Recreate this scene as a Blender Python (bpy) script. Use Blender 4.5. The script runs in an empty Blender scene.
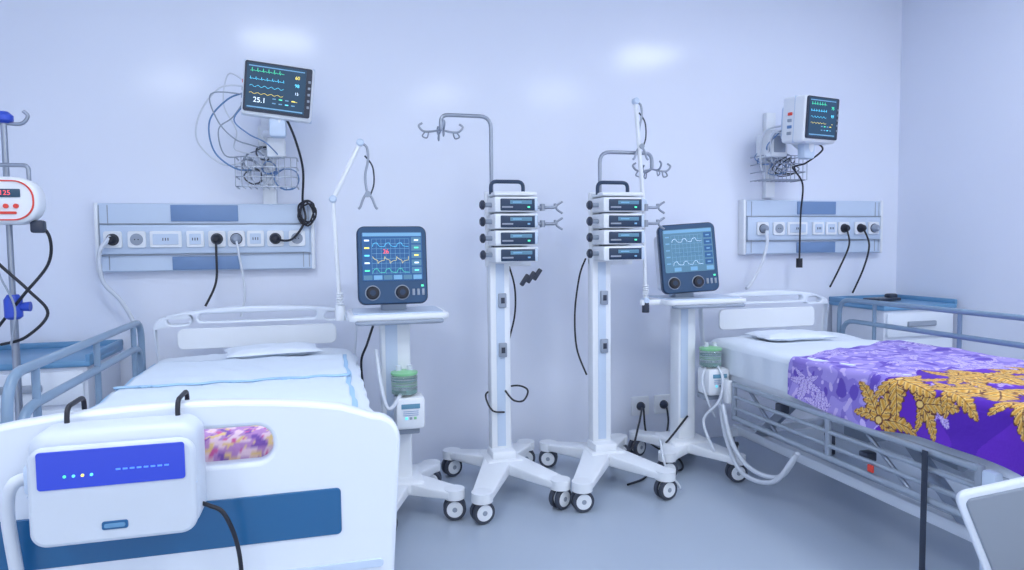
import bpy, bmesh, math, random
import numpy as np
from mathutils import Vector, Matrix, noise
random.seed(7)
S=bpy.context.scene
S.view_settings.view_transform='Standard'
S.view_settings.exposure=0.0
COL=S.collection
# ------------------------------------------------------------ materials
MATS={}
def mat(name,col,rough=0.5,metal=0.0,emit=None,es=0.0,bump=0.0,bscale=20,coat=0.0,var=0.0,trans=0.0,vcol=False):
    if name in MATS: return MATS[name]
    m=bpy.data.materials.new(name); m.use_nodes=True
    nt=m.node_tree; b=nt.nodes['Principled BSDF']
    b.inputs['Base Color'].default_value=(*col,1)
    b.inputs['Roughness'].default_value=rough
    b.inputs['Metallic'].default_value=metal
    b.inputs['Coat Weight'].default_value=coat
    b.inputs['Coat Roughness'].default_value=0.15
    if trans: b.inputs['Transmission Weight'].default_value=trans
    if emit: 
        b.inputs['Emission Color'].default_value=(*emit,1); b.inputs['Emission Strength'].default_value=es
    tc=nt.nodes.new('ShaderNodeTexCoord')
    if bump or var:
        n=nt.nodes.new('ShaderNodeTexNoise'); n.inputs['Scale'].default_value=bscale; n.inputs['Detail'].default_value=4
        nt.links.new(tc.outputs['Object'],n.inputs['Vector'])
        if bump:
            bp=nt.nodes.new('ShaderNodeBump'); bp.inputs['Strength'].default_value=bump; bp.inputs['Distance'].default_value=0.02
            nt.links.new(n.outputs['Fac'],bp.inputs['Height']); nt.links.new(bp.outputs['Normal'],b.inputs['Normal'])
        if var:
            r=nt.nodes.new('ShaderNodeMix'); r.data_type='RGBA'
            r.inputs[6].default_value=(*[c*(1-var) for c in col],1); r.inputs[7].default_value=(*[min(1,c*(1+var)) for c in col],1)
            nt.links.new(n.outputs['Fac'],r.inputs[0]); nt.links.new(r.outputs[2],b.inputs['Base Color'])
    if vcol:
        a=nt.nodes.new('ShaderNodeVertexColor'); a.layer_name='Col'
        nt.links.new(a.outputs['Color'],b.inputs['Base Color'])
    MATS[name]=m; return m
WALL=mat('wall_paint',(0.78,0.83,0.965),0.5,bscale=3,coat=0.45,var=0.012)
CEIL=mat('ceiling_paint',(0.84,0.87,0.94),0.7,var=0.01)
FLOOR=mat('floor_vinyl',(0.41,0.485,0.60),0.32,var=0.05,bscale=1.5,coat=0.25)
WHITE=mat('white_plastic',(0.82,0.86,0.92),0.35,var=0.01)
WHITE2=mat('white_enamel',(0.76,0.82,0.92),0.3,coat=0.3,var=0.01)
PUMPW=mat('pump_case_white',(0.60,0.66,0.76),0.4,var=0.02)
PANEL=mat('panel_white',(0.56,0.67,0.84),0.35,coat=0.3,var=0.01)
PGREY=mat('panel_blue_grey',(0.17,0.28,0.50),0.4,var=0.02)
GREY=mat('grey_plastic',(0.31,0.36,0.45),0.4,var=0.02)
RAIL=mat('rail_blue_grey',(0.20,0.30,0.43),0.3,var=0.03,coat=0.3)
STEEL=mat('steel',(0.50,0.54,0.62),0.25,1.0,var=0.02)
STEELD=mat('steel_dull',(0.34,0.38,0.46),0.35,0.8,var=0.02)
BLACK=mat('black_rubber',(0.012,0.014,0.025),0.45,var=0.05)
TYRE=mat('tyre_grey',(0.05,0.06,0.09),0.5,var=0.05)
DARK=mat('dark_plastic',(0.03,0.04,0.07),0.35,var=0.05)
NAVY=mat('navy_plastic',(0.010,0.035,0.09),0.35,coat=0.15,var=0.05)
TEAL=mat('teal_inlay',(0.008,0.11,0.28),0.3,coat=0.3,var=0.03)
BLUETOP=mat('cabinet_blue',(0.13,0.31,0.53),0.35,var=0.04)
CABW=mat('cabinet_white',(0.66,0.71,0.82),0.4,var=0.02)
BLUEP=mat('blue_plastic',(0.03,0.08,0.55),0.35,var=0.05)
SHEET=mat('sheet_cotton',(0.78,0.85,0.95),0.85,bump=0.6,bscale=5,var=0.03)
UNDER=mat('underpad_blue',(0.42,0.65,0.90),0.8,bump=0.3,bscale=8,var=0.03)
UNDERW=mat('underpad_white',(0.75,0.84,0.95),0.85,bump=0.6,bscale=7,var=0.03)
SCR=mat('screen_dark',(0.01,0.03,0.06),0.3,emit=(0.012,0.06,0.13),es=0.6)
SCRB=mat('screen_blue',(0.01,0.05,0.12),0.3,emit=(0.012,0.075,0.24),es=0.9)
SCRG=mat('screen_grey_blue',(0.05,0.12,0.19),0.3,emit=(0.07,0.18,0.29),es=0.8)
SCRP=mat('pump_panel_blue',(0.01,0.02,0.2),0.2,emit=(0.01,0.045,0.62),es=0.8,coat=0.4)
SCRL=mat('screen_light',(0.15,0.3,0.45),0.3,emit=(0.10,0.28,0.48),es=0.6)
E_C=mat('glow_cyan',(0.1,0.6,0.8),0.5,emit=(0.15,0.7,1),es=1.0)
E_G=mat('glow_green',(0.1,0.7,0.4),0.5,emit=(0.1,0.9,0.5),es=0.8)
E_Y=mat('glow_yellow',(0.8,0.7,0.2),0.5,emit=(1,0.8,0.1),es=0.9)
E_R=mat('glow_red',(0.8,0.1,0.1),0.5,emit=(1,0.10,0.14),es=0.8)
E_W=mat('glow_white',(0.8,0.9,1),0.5,emit=(0.7,0.85,1),es=0.9)
RED=mat('red_plastic',(0.75,0.06,0.04),0.4,var=0.03)
JAR=mat('clear_jar',(0.72,0.88,0.90),0.08,coat=0.6,trans=0.8,var=0.03,bscale=40)
GREENG=mat('green_canister',(0.03,0.30,0.22),0.2,coat=0.6,var=0.2,bscale=40)
GREENL=mat('green_light',(0.25,0.62,0.30),0.3,coat=0.4,var=0.1)
TUBEW=mat('clear_hose',(0.66,0.71,0.80),0.35,var=0.02)
TUBEB=mat('blue_lead',(0.12,0.25,0.50),0.4,var=0.03)
CHAIRG=mat('chair_grey',(0.25,0.29,0.36),0.5,var=0.06,bscale=4)
LED=mat('led_diffuser',(1,1,1),0.5,emit=(0.90,0.95,1),es=25.0)
VCLOTH=mat('printed_cloth',(1,1,1),0.8,vcol=True,bump=0.35,bscale=14)

# ------------------------------------------------------------ groups and parts
class G:
    def __init__(s,name,loc=(0,0,0),rot=0.0,local=False):
        s.e=bpy.data.objects.new(name,None); s.e.empty_display_size=0.1
        s.loc=Vector(loc); s.e.location=loc; s.e.rotation_euler=(0,0,rot); COL.objects.link(s.e)
        s.local=local; s.M=Matrix.Identity(4)
    def T(s,p):
        q=s.M@Vector(p)
        return q if s.local else q-s.loc
def finish(g,name,me,m,smooth=True,ang=35):
    if m: me.materials.append(m)
    if smooth:
        me.polygons.foreach_set('use_smooth',[True]*len(me.polygons))
        me.set_sharp_from_angle(angle=math.radians(ang))
    o=bpy.data.objects.new(name,me); COL.objects.link(o)
    if g: o.parent=g.e
    return o
def pydata(g,name,vs,fs,m,smooth=True,ang=35):
    me=bpy.data.meshes.new(name)
    me.from_pydata([g.T(v) if g else v for v in vs],[],fs); me.update()
    return finish(g,name,me,m,smooth,ang)
def box(g,name,c,s,m,bev=0.006,rot=(0,0,0),seg=2):
    bm=bmesh.new(); bmesh.ops.create_cube(bm,size=1)
    for v in bm.verts: v.co=Vector((v.co.x*s[0],v.co.y*s[1],v.co.z*s[2]))
    b=min(bev,min(s)*0.48)
    if b>0.0004: bmesh.ops.bevel(bm,geom=bm.edges[:],offset=b,segments=seg,profile=0.5,affect='EDGES')
    Rm=Matrix.Rotation(rot[2],3,'Z')@Matrix.Rotation(rot[1],3,'Y')@Matrix.Rotation(rot[0],3,'X')
    for v in bm.verts: v.co=g.T(Rm@v.co+Vector(c)) if g else Rm@v.co+Vector(c)
    me=bpy.data.meshes.new(name); bm.to_mesh(me); bm.free()
    return finish(g,name,me,m)
def frame(d):
    d=d.normalized(); a=Vector((0,0,1)) if abs(d.z)<0.9 else Vector((1,0,0))
    x=d.cross(a).normalized(); return x,d.cross(x).normalized()
def cyl(g,name,p0,p1,r,m,r1=None,n=24):
    p0=Vector(p0);p1=Vector(p1); r1=r if r1 is None else r1
    x,y=frame(p1-p0); vs=[];fs=[]
    for k,(p,rr) in enumerate(((p0,r),(p1,r1))):
        for i in range(n):
            t=2*math.pi*i/n; vs.append(p+x*math.cos(t)*rr+y*math.sin(t)*rr)
    for i in range(n): fs.append((i,(i+1)%n,n+(i+1)%n,n+i))
    fs.append(tuple(range(n-1,-1,-1))); fs.append(tuple(range(n,2*n)))
    return pydata(g,name,vs,fs,m)
def lathe(g,name,c,prof,m,n=28,axis=(0,0,1)):
    ax=Vector(axis).normalized(); x,y=frame(ax); vs=[];fs=[]; c=Vector(c)
    for (r,z) in prof:
        for i in range(n):
            t=2*math.pi*i/n; vs.append(c+ax*z+(x*math.cos(t)+y*math.sin(t))*r)
    for k in range(len(prof)-1):
        for i in range(n): fs.append((k*n+i,k*n+(i+1)%n,(k+1)*n+(i+1)%n,(k+1)*n+i))
    fs.append(tuple(range(n-1,-1,-1))); L=(len(prof)-1)*n; fs.append(tuple(range(L,L+n)))
    return pydata(g,name,vs,fs,m)
def catmull(P,sub,closed=False):
    P=[Vector(p) for p in P]; out=[]; n=len(P)
    rng=range(n if closed else n-1)
    for i in rng:
        if closed: a,b,c,d=P[(i-1)%n],P[i],P[(i+1)%n],P[(i+2)%n]
        else: a,b,c,d=P[max(i-1,0)],P[i],P[i+1],P[min(i+2,n-1)]
        for k in range(sub):
            t=k/sub
            out.append(0.5*((2*b)+(c-a)*t+(2*a-5*b+4*c-d)*t*t+(3*b-a-3*c+d)*t**3))
    if not closed: out.append(P[-1])
    return out
def tube(g,name,P,r,m,smooth=True,sub=8,n=10,closed=False):
    pts=catmull(P,sub,closed) if smooth else [Vector(p) for p in P]
    N=len(pts); vs=[];fs=[]
    d=(pts[1]-pts[0]).normalized(); x,_=frame(d)
    for i,p in enumerate(pts):
        if closed: d=(pts[(i+1)%N]-pts[i-1])
        else: d=pts[min(i+1,N-1)]-pts[max(i-1,0)]
        if d.length<1e-9: d=Vector((0,0,1))
        d.normalize(); x=(x-d*x.dot(d))
        if x.length<1e-6: x,_=frame(d)
        x.normalize(); y=d.cross(x)
        for k in range(n):
            t=2*math.pi*k/n; vs.append(p+(x*math.cos(t)+y*math.sin(t))*r)
    for i in range(N if closed else N-1):
        j=(i+1)%N
        for k in range(n): fs.append((i*n+k,i*n+(k+1)%n,j*n+(k+1)%n,j*n+k))
    if not closed:
        fs.append(tuple(range(n-1,-1,-1))); fs.append(tuple(range((N-1)*n,N*n)))
    return pydata(g,name,vs,fs,m,ang=60)
def bent(P,rad,k=5):
    P=[Vector(p) for p in P]; out=[P[0]]
    for i in range(1,len(P)-1):
        a=(P[i-1]-P[i]); b=(P[i+1]-P[i]); r=min(rad,a.length*.49,b.length*.49)
        p0=P[i]+a.normalized()*r; p2=P[i]+b.normalized()*r
        for j in range(k+1):
            t=j/k; out.append((1-t)**2*p0+2*t*(1-t)*P[i]+t*t*p2)
    out.append(P[-1]); return out
def pipe(g,name,P,r,m,rad=0.05,n=12): return tube(g,name,bent(P,rad),r,m,smooth=False,n=n)
def rrect(cx,cy,w,h,r,k=6):
    o=[]
    for (sx,sy,a0) in ((1,1,0),(-1,1,90),(-1,-1,180),(1,-1,270)):
        for i in range(k+1):
            a=math.radians(a0+90*i/k); o.append((cx+sx*(w/2-r)+r*math.cos(a),cy+sy*(h/2-r)+r*math.sin(a)))
    return o
def curvemesh(cu):
    o=bpy.data.objects.new('tmp',cu); COL.objects.link(o)
    dg=bpy.context.evaluated_depsgraph_get(); dg.update()
    me=bpy.data.meshes.new_from_object(o.evaluated_get(dg)); bpy.data.objects.remove(o); return me
def plate(g,name,outs,pos,th,m,bev=0.004,flat=False):
    cu=bpy.data.curves.new('tmp','CURVE'); cu.dimensions='2D'; cu.fill_mode='BOTH'
    cu.extrude=max(th/2-bev,0.0005); cu.bevel_depth=bev; cu.bevel_resolution=2; cu.offset=-bev
    for o in outs:
        sp=cu.splines.new('POLY'); sp.points.add(len(o)-1)
        for i,p in enumerate(o): sp.points[i].co=(p[0],p[1],0,1)
        sp.use_cyclic_u=True
    me=curvemesh(cu); me.materials.clear()
    Rm=Matrix.Identity(3) if flat else Matrix.Rotation(math.pi/2,3,'X')
    for v in me.vertices: v.co=g.T(Rm@v.co+Vector(pos)) if g else Rm@v.co+Vector(pos)
    return finish(g,name,me,m)
def text(g,name,s,pos,size,m,th=0.0006):
    cu=bpy.data.curves.new('tmp','FONT'); cu.body=s; cu.size=size; cu.extrude=th; cu.align_x='CENTER'; cu.align_y='CENTER'
    me=curvemesh(cu); me.materials.clear()
    Rm=Matrix.Rotation(math.pi/2,3,'X')
    for v in me.vertices: v.co=g.T(Rm@v.co+Vector(pos))
    return finish(g,name,me,m,smooth=False)
def taper(g,name,p0,w0,z0,h0,p1,w1,z1,h1,m,bev=0.008):
    a=Vector((p0[0],p0[1],0)); b=Vector((p1[0],p1[1],0)); d=(b-a).normalized(); s=Vector((-d.y,d.x,0))
    bm=bmesh.new(); vs=[]
    for (p,w,z,h) in ((a,w0,z0,h0),(b,w1,z1,h1)):
        for (sx,zz) in ((-1,z),(1,z),(1,z+h),(-1,z+h)):
            vs.append(bm.verts.new(p+s*sx*w/2+Vector((0,0,zz))))
    for f in ((0,1,2,3),(7,6,5,4),(0,4,5,1),(1,5,6,2),(2,6,7,3),(3,7,4,0)): bm.faces.new([vs[i] for i in f])
    bmesh.ops.recalc_face_normals(bm,faces=bm.faces[:])
    bmesh.ops.bevel(bm,geom=bm.edges[:],offset=bev,segments=3,profile=0.5,affect='EDGES')
    for v in bm.verts: v.co=g.T(v.co)
    me=bpy.data.meshes.new(name); bm.to_mesh(me); bm.free(); return finish(g,name,me,m)
def caster(g,tag,x,y,r=0.05,ang=0.3,top=0.13,z=0):
    d=Vector((math.cos(ang),math.sin(ang),0)); s=Vector((-d.y,d.x,0)); c=Vector((x,y,r+z))
    for k,sg in enumerate((-1,1)):
        p=c+s*sg*0.019
        lathe(g,'caster_%s_tyre_%d'%(tag,k),p,[(r*.7,-.011),(r*.95,-.011),(r,-.006),(r,.006),(r*.95,.011),(r*.7,.011)],TYRE,axis=s)
        lathe(g,'caster_%s_hub_%d'%(tag,k),p,[(r*.2,-.0135),(r*.66,-.0135),(r*.74,-.010),(r*.74,.010),(r*.66,.0135),(r*.2,.0135)],WHITE,axis=s)
        lathe(g,'caster_%s_axle_%d'%(tag,k),p,[(r*.22,-.015),(r*.22,.015)],GREY,axis=s,n=12)
    cyl(g,'caster_%s_stem'%tag,c+Vector((0,0,r*.7)),(x,y,top),0.012,STEELD,n=12)
    box(g,'caster_%s_fork'%tag,c+Vector((0,0,r*.55)),(0.05,0.016,r*1.1),GREY,0.006,rot=(0,0,ang))

# ------------------------------------------------------------ room
XL,XR,YF,ZC=-2.6,3.83,-5.6,3.1
def wallbox(name,a,b,m):
    c=[(a[i]+b[i])/2 for i in range(3)]; s=[abs(b[i]-a[i]) for i in range(3)]
    return box(None,name,c,s,m,bev=0)
wallbox('wall_back',(XL-.1,0,0),(XR+.1,.1,ZC),WALL)
wallbox('wall_left',(XL-.1,YF,0),(XL,0,ZC),WALL)
wallbox('wall_right',(XR,YF,0),(XR+.1,0,ZC),WALL)
wallbox('floor',(XL-.1,YF,-.1),(XR+.1,.1,0),FLOOR)
wallbox('ceiling',(XL-.1,YF,ZC),(XR+.1,.1,ZC+.1),CEIL)
for i,(x,y) in enumerate(((-.40,-2.45),(2.98,-2.2),(1.3,-4.3),(-1.6,-4.3),(2.6,-3.9))):
    g=G('ceiling_light_panel',(x,y,ZC))
    sx=.6
    box(g,'diffuser',(x,y,ZC-.012),(sx-.04,.56,.01),LED,0.001)
    for k,(dx,dy,w,h) in enumerate(((0,.29,sx,.02),(0,-.29,sx,.02),(sx/2-.01,0,.02,.6),(-sx/2+.01,0,.02,.6))):
        box(g,'rim_%d'%k,(x+dx,y+dy,ZC-.014),(w,h,.026),WHITE,0.002)

# ------------------------------------------------------------ bed-head service panels
def socket(g,k,kind,x,z,y):
    if kind in('round','plug','gplug'):
        plate(g,'socket_%d_plate'%k,[rrect(x,z,.085,.085,.012)],(0,y-.006,0),.012,WHITE,.003)
        lathe(g,'socket_%d_ring'%k,(x,y-.012,z),[(.030,0),(.030,.003),(.024,.003)],GREY if kind=='round' else DARK,axis=(0,-1,0))
        if kind!='round':
            mm=BLACK if kind=='plug' else GREY
            lathe(g,'socket_%d_plug'%k,(x,y-.014,z),[(.026,0),(.026,.012),(.021,.03),(.012,.04)],mm,axis=(0,-1,0))
        else:
            for d in(-.008,.008): cyl(g,'socket_%d_hole'%k,(x+d,y-.0155,z),(x+d,y-.0165,z),.003,BLACK,n=8)
    else:
        w=.15 if kind=='double' else .085
        plate(g,'socket_%d_plate'%k,[rrect(x,z,w,.085,.008)],(0,y-.006,0),.012,WHITE,.003)
        plate(g,'socket_%d_face'%k,[rrect(x,z,w-.03,.055,.004)],(0,y-.0125,0),.006,PANEL,.001)
        for d in(-.012,0,.012): box(g,'socket_%d_slot'%k,(x+d,y-.0165,z),(.004,.002,.014),DARK,0)
def head_panel(x0,x1,z0,z1,gx0,gx1,socks):
    g=G('bed_head_service_panel',((x0+x1)/2,0,z0))
    h=z1-z0; zc=(z0+z1)/2
    plate(g,'housing',[rrect((x0+x1)/2,zc,x1-x0,h,.012)],(0,-.028,0),.055,PANEL,.006)
    box(g,'socket_strip',((x0+x1)/2,-.062,zc-.01),(x1-x0-.05,.016,.15),PANEL,.005)
    box(g,'strip_edge_top',((x0+x1)/2,-.060,zc+.07),(x1-x0-.04,.014,.006),GREY,.001)
    box(g,'strip_edge_bottom',((x0+x1)/2,-.060,zc-.09),(x1-x0-.04,.014,.006),GREY,.001)
    box(g,'gas_cover_top',((gx0+gx1)/2,-.058,z1-.05),(gx1-gx0,.008,.085),PGREY,.003)
    box(g,'gas_cover_bottom',((gx0+gx1)/2,-.058,z0+.04),(gx1-gx0,.008,.07),PGREY,.003)
    for k,x in enumerate((x0+.008,x1-.008)): box(g,'end_cap_%d'%k,(x,-.03,zc),(.018,.066,h+.004),WHITE,.004)
    for k,x in enumerate((x0+.02,x0+.06,x1-.06,x1-.03)): box(g,'groove_%d'%k,(x,-.0565,zc),(.004,.003,h-.02),GREY,0)
    for k,(kind,x) in enumerate(socks): socket(g,k,kind,x,zc-.01,-.07)
    return g
pA=head_panel(-1.15,-.085,1.16,1.51,-.797,-.47,[('plug',-1.065),('round',-.955),('double',-.82),('double2',-.68),('plug',-.575),('gplug',-.48),('double2',-.385),('plug',-.285),('round',-.175)])
pB=head_panel(2.57,3.65,1.20,1.55,2.97,3.27,[('gplug',2.70),('round',2.82),('double',2.96),('double2',3.12),('double2',3.22),('plug',3.32),('plug',3.45),('gplug',3.56)])
g=G('wall_outlet',(1.95,0,.24))
for k,x in enumerate((1.87,2.03)):
    plate(g,'plate_%d'%k,[rrect(x,.25,.12,.12,.01)],(0,-.008,0),.016,WHITE,.003)
    lathe(g,'plug_%d'%k,(x,-.017,.25),[(.028,0),(.026,.015),(.012,.035)],DARK,axis=(0,-1,0))

# ------------------------------------------------------------ wall patient monitors
def patient_monitor(loc,basket,rz,rx,roll,w,h,dep,scrm,txt,mirror=1):
    g=G('patient_monitor',(basket[0],0,basket[1]))
    bx,bz=basket
    box(g,'wall_channel',(bx,-.02,bz+.1),(.07,.04,.55),WHITE,.006)
    pipe(g,'arm',[(bx,-.05,bz+.2),(bx,-.2,bz+.2),(loc[0],loc[1]+dep*.6,loc[2]-h*.72),(loc[0],loc[1]+dep*.5,loc[2]-h*.4)],.02,WHITE,.05)
    box(g,'arm_bracket',(bx,-.07,bz+.2),(.09,.09,.11),WHITE,.012)
    box(g,'arm_knuckle',(loc[0]-.01,loc[1]+dep*.7,loc[2]-h*.62),(.08,.07,.10),PANEL,.015)
    bw,bh,bd=.30,.15,.16
    for zz in(0,.05,.10,.15):
        pipe(g,'basket_hoop',[(bx-bw/2,-.04,bz+zz-.07),(bx-bw/2,-.04-bd,bz+zz-.07),(bx+bw/2,-.04-bd,bz+zz-.07),(bx+bw/2,-.04,bz+zz-.07)],.0035,STEELD,.03,6)
    for k in range(11):
        x=bx-bw/2+bw*k/10; tube(g,'basket_wire',[(x,-.04-bd,bz+.08),(x,-.04-bd,bz-.07),(x,-.04,bz-.07)],.0022,STEELD,False,n=6)
    g.M=Matrix.Translation(loc)@Matrix.Rotation(rz,4,'Z')@Matrix.Rotation(roll,4,'Y')@Matrix.Rotation(rx,4,'X')
    box(g,'case',(0,dep/2,0),(w,dep,h),WHITE,.02,seg=4)
    box(g,'case_back',(0,dep+.01,-.01),(w*.8,.05,h*.75),PANEL,.02)
    box(g,'case_seam',(0,dep*.45,0),(w+.002,.004,h+.002),PANEL,.0)
    for k in range(4): box(g,'side_port_%d'%k,(-w/2-.002,dep*.62,-h*.3+k*h*.14),(.01,.03,.018),[GREY,TUBEB,GREY,RED][k],.003)
    plate(g,'bezel',[rrect(0,.006,w-.018,h-.028,.010)],(0,-.004,0),.012,DARK,.003)
    plate(g,'screen',[rrect(-.008,.008,w-.055,h-.05,.004)],(0,-.011,0),.004,scrm,.0005)
    for k in range(5): box(g,'key_%d'%k,(w/2-.019,-.012,-.06+.03*k),(.012,.005,.012),GREY,.002)
    sw,sh=w-.06,h-.055
    for k,(mm,zz,am) in enumerate(((E_G,.38,.008),(E_C,.20,.006),(E_C,.04,.004),(E_Y,-.12,.003))):
        P=[]
        for i in range(81):
            ph=(i+k*3)%13; s_=(1.8 if ph==4 else -.6 if ph==5 else .35 if ph in(8,9) else 0) if k<2 else math.sin(i*.4)
            P.append((-.008-sw*.45+sw*.58*i/80,-.0145,zz*sh+am*s_))
        tube(g,'trace_%d'%k,P,.0008,mm,False,n=4)
    box(g,'screen_header',(-.008,-.0135,sh*.49),(sw*.96,.001,.005),SCRL,0)
    box(g,'screen_footer',(-.008,-.0135,-sh*.43),(sw*.96,.001,.006),SCRL,0)
    for k in range(8): box(g,'screen_cell_%d'%k,(-sw*.05+(k%4)*sw*.11,-.0135,-sh*(.20+.10*(k//4))),(sw*.06,.001,.005),[SCRL,E_G,SCRL,E_Y,SCRL,SCRL,E_C,SCRL][k],0)
    for k,(s_,mm,x,z,sz) in enumerate(txt): text(g,'readout_%d'%k,s_,(x*sw,-.0145,z*sh),sz,mm)
    g.M=Matrix.Identity(4)
    for k in range(9):
        cx=bx+random.uniform(-.1,.1); cz=bz+random.uniform(-.03,.14)
        P=[]; rr=random.uniform(.03,.06); ph=random.uniform(0,6)
        for i in range(14): 
            a=i*.75+ph; P.append((cx+math.cos(a)*rr*1.1,-.12+.04*math.sin(i*1.7),cz+math.sin(a)*rr))
        tube(g,'coiled_lead_%d'%k,P,.0035,[TUBEW,TUBEB,GREY,DARK,TUBEW,TUBEB,BLACK,GREY,TUBEW][k],n=6,sub=5)
    return g
m1=patient_monitor((-.228,-.42,2.03),(-.31,1.66),.0,.10,.10,.325,.262,.10,SCR,[('25.1',E_W,-.30,-.27,.034),('60',E_Y,.33,.34,.022),('98',E_C,.33,.16,.022),('15',E_W,.33,-.02,.018),('--',E_Y,.33,-.2,.02)])
m2=patient_monitor((2.79,-.50,1.99),(2.78,1.74),math.radians(12),.06,.0,.28,.268,.17,SCR,[('75',E_G,.33,.3,.024),('97',E_C,.33,.08,.024),('--',E_Y,.33,-.12,.02)])
for k,P in enumerate(([(-.38,-.36,2.06),(-.50,-.34,2.05),(-.60,-.30,1.93),(-.62,-.26,1.80),(-.52,-.2,1.70),(-.42,-.15,1.72)],
          [(-.38,-.36,2.03),(-.47,-.32,2.0),(-.56,-.28,1.90),(-.55,-.24,1.76),(-.46,-.2,1.68),(-.38,-.15,1.68)],
          [(-.38,-.36,2.0),(-.45,-.30,1.92),(-.52,-.28,1.86),(-.50,-.24,1.74),(-.40,-.2,1.74),(-.34,-.15,1.7)],
          [(-.38,-.36,2.08),(-.46,-.33,2.12),(-.49,-.3,1.98),(-.44,-.26,1.86),(-.46,-.2,1.78),(-.38,-.16,1.76)],
          [(-.38,-.36,2.02),(-.54,-.34,2.02),(-.52,-.3,1.90),(-.45,-.26,1.82),(-.38,-.2,1.80),(-.30,-.16,1.78)],
          [(-.38,-.36,1.98),(-.44,-.34,1.9),(-.38,-.3,1.84),(-.30,-.28,1.80),(-.24,-.2,1.74)])):
    tube(m1,'sensor_lead_%d'%k,P,.0042 if k<2 else .0034,[TUBEW,TUBEB,GREY,TUBEW,GREY,TUBEB][k],n=7)
box(m1,'module_holder',(-.26,-.17,1.79),(.09,.10,.10),WHITE,.012)
tube(m1,'power_cable',[(-.2,-.36,1.92),(-.16,-.30,1.82),(-.13,-.2,1.68),(-.14,-.10,1.52),(-.13,-.10,1.42),(-.2,-.11,1.32),(-.285,-.10,1.32)],.006,BLACK)
P=[]
for i in range(30):
    a=i*.8; rr=.045+.01*math.sin(i*1.3); P.append((-.12+math.cos(a)*rr*.9,-.10-.006*math.sin(i*.9),1.46+math.sin(a)*rr*1.25))
tube(m1,'power_cable_coil',P,.005,BLACK,n=7,sub=5)
tube(m2,'power_cable',[(2.82,-.40,1.88),(2.93,-.34,1.84),(2.89,-.24,1.77),(2.82,-.22,1.74),(2.90,-.2,1.64),(2.95,-.12,1.45),(2.945,-.12,1.16)],.0055,BLACK)
cyl(m2,'cable_clip',(2.945,-.12,1.17),(2.945,-.12,1.11),.020,BLACK)
tube(m2,'sensor_lead_0',[(2.68,-.34,1.98),(2.62,-.2,1.96),(2.62,-.16,1.80),(2.66,-.14,1.70)],.006,TUBEW)
for k in range(3): tube(m2,'sensor_lead_%d'%(k+1),[(2.68,-.36,1.98-.03*k),(2.64-.02*k,-.3,1.93),(2.62+.02*k,-.22,1.86-.04*k),(2.72,-.18,1.80)],.004,[TUBEB,GREY,TUBEW][k])
box(m2,'module_rack',(2.69,-.17,1.88),(.12,.16,.15),WHITE,.012)
box(m2,'module_rack_slot',(2.69,-.253,1.88),(.08,.006,.10),GREY,.003)

def cable(g,name,P,r=.006,m=BLACK): tube(g,name,P,r,m,n=8)
cable(pA,'oxygen_hose',[(-1.065,-.11,1.34),(-1.11,-.14,1.26),(-1.10,-.14,1.12),(-1.03,-.12,1.02),(-.98,-.12,.92),(-.95,-.14,.84)],.011,TUBEW)
cable(pA,'power_cord_a',[(-.575,-.11,1.34),(-.575,-.12,1.25),(-.58,-.13,1.1),(-.63,-.16,.98)],.006)
cable(pA,'power_cord_b',[(-.48,-.11,1.33),(-.465,-.13,1.25),(-.44,-.14,1.05),(-.46,-.16,.92)],.006,TUBEW)
cable(pB,'power_cord_a',[(3.32,-.11,1.35),(3.31,-.14,1.25),(3.22,-.16,1.1),(3.15,-.16,.98)],.006)
cable(pB,'power_cord_b',[(3.45,-.11,1.36),(3.47,-.14,1.25),(3.43,-.14,1.1),(3.38,-.1,.93)],.006)
cable(pB,'oxygen_hose',[(2.70,-.11,1.36),(2.69,-.14,1.28),(2.64,-.16,1.15),(2.55,-.18,1.02),(2.50,-.2,.99)],.010,TUBEW)

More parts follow.
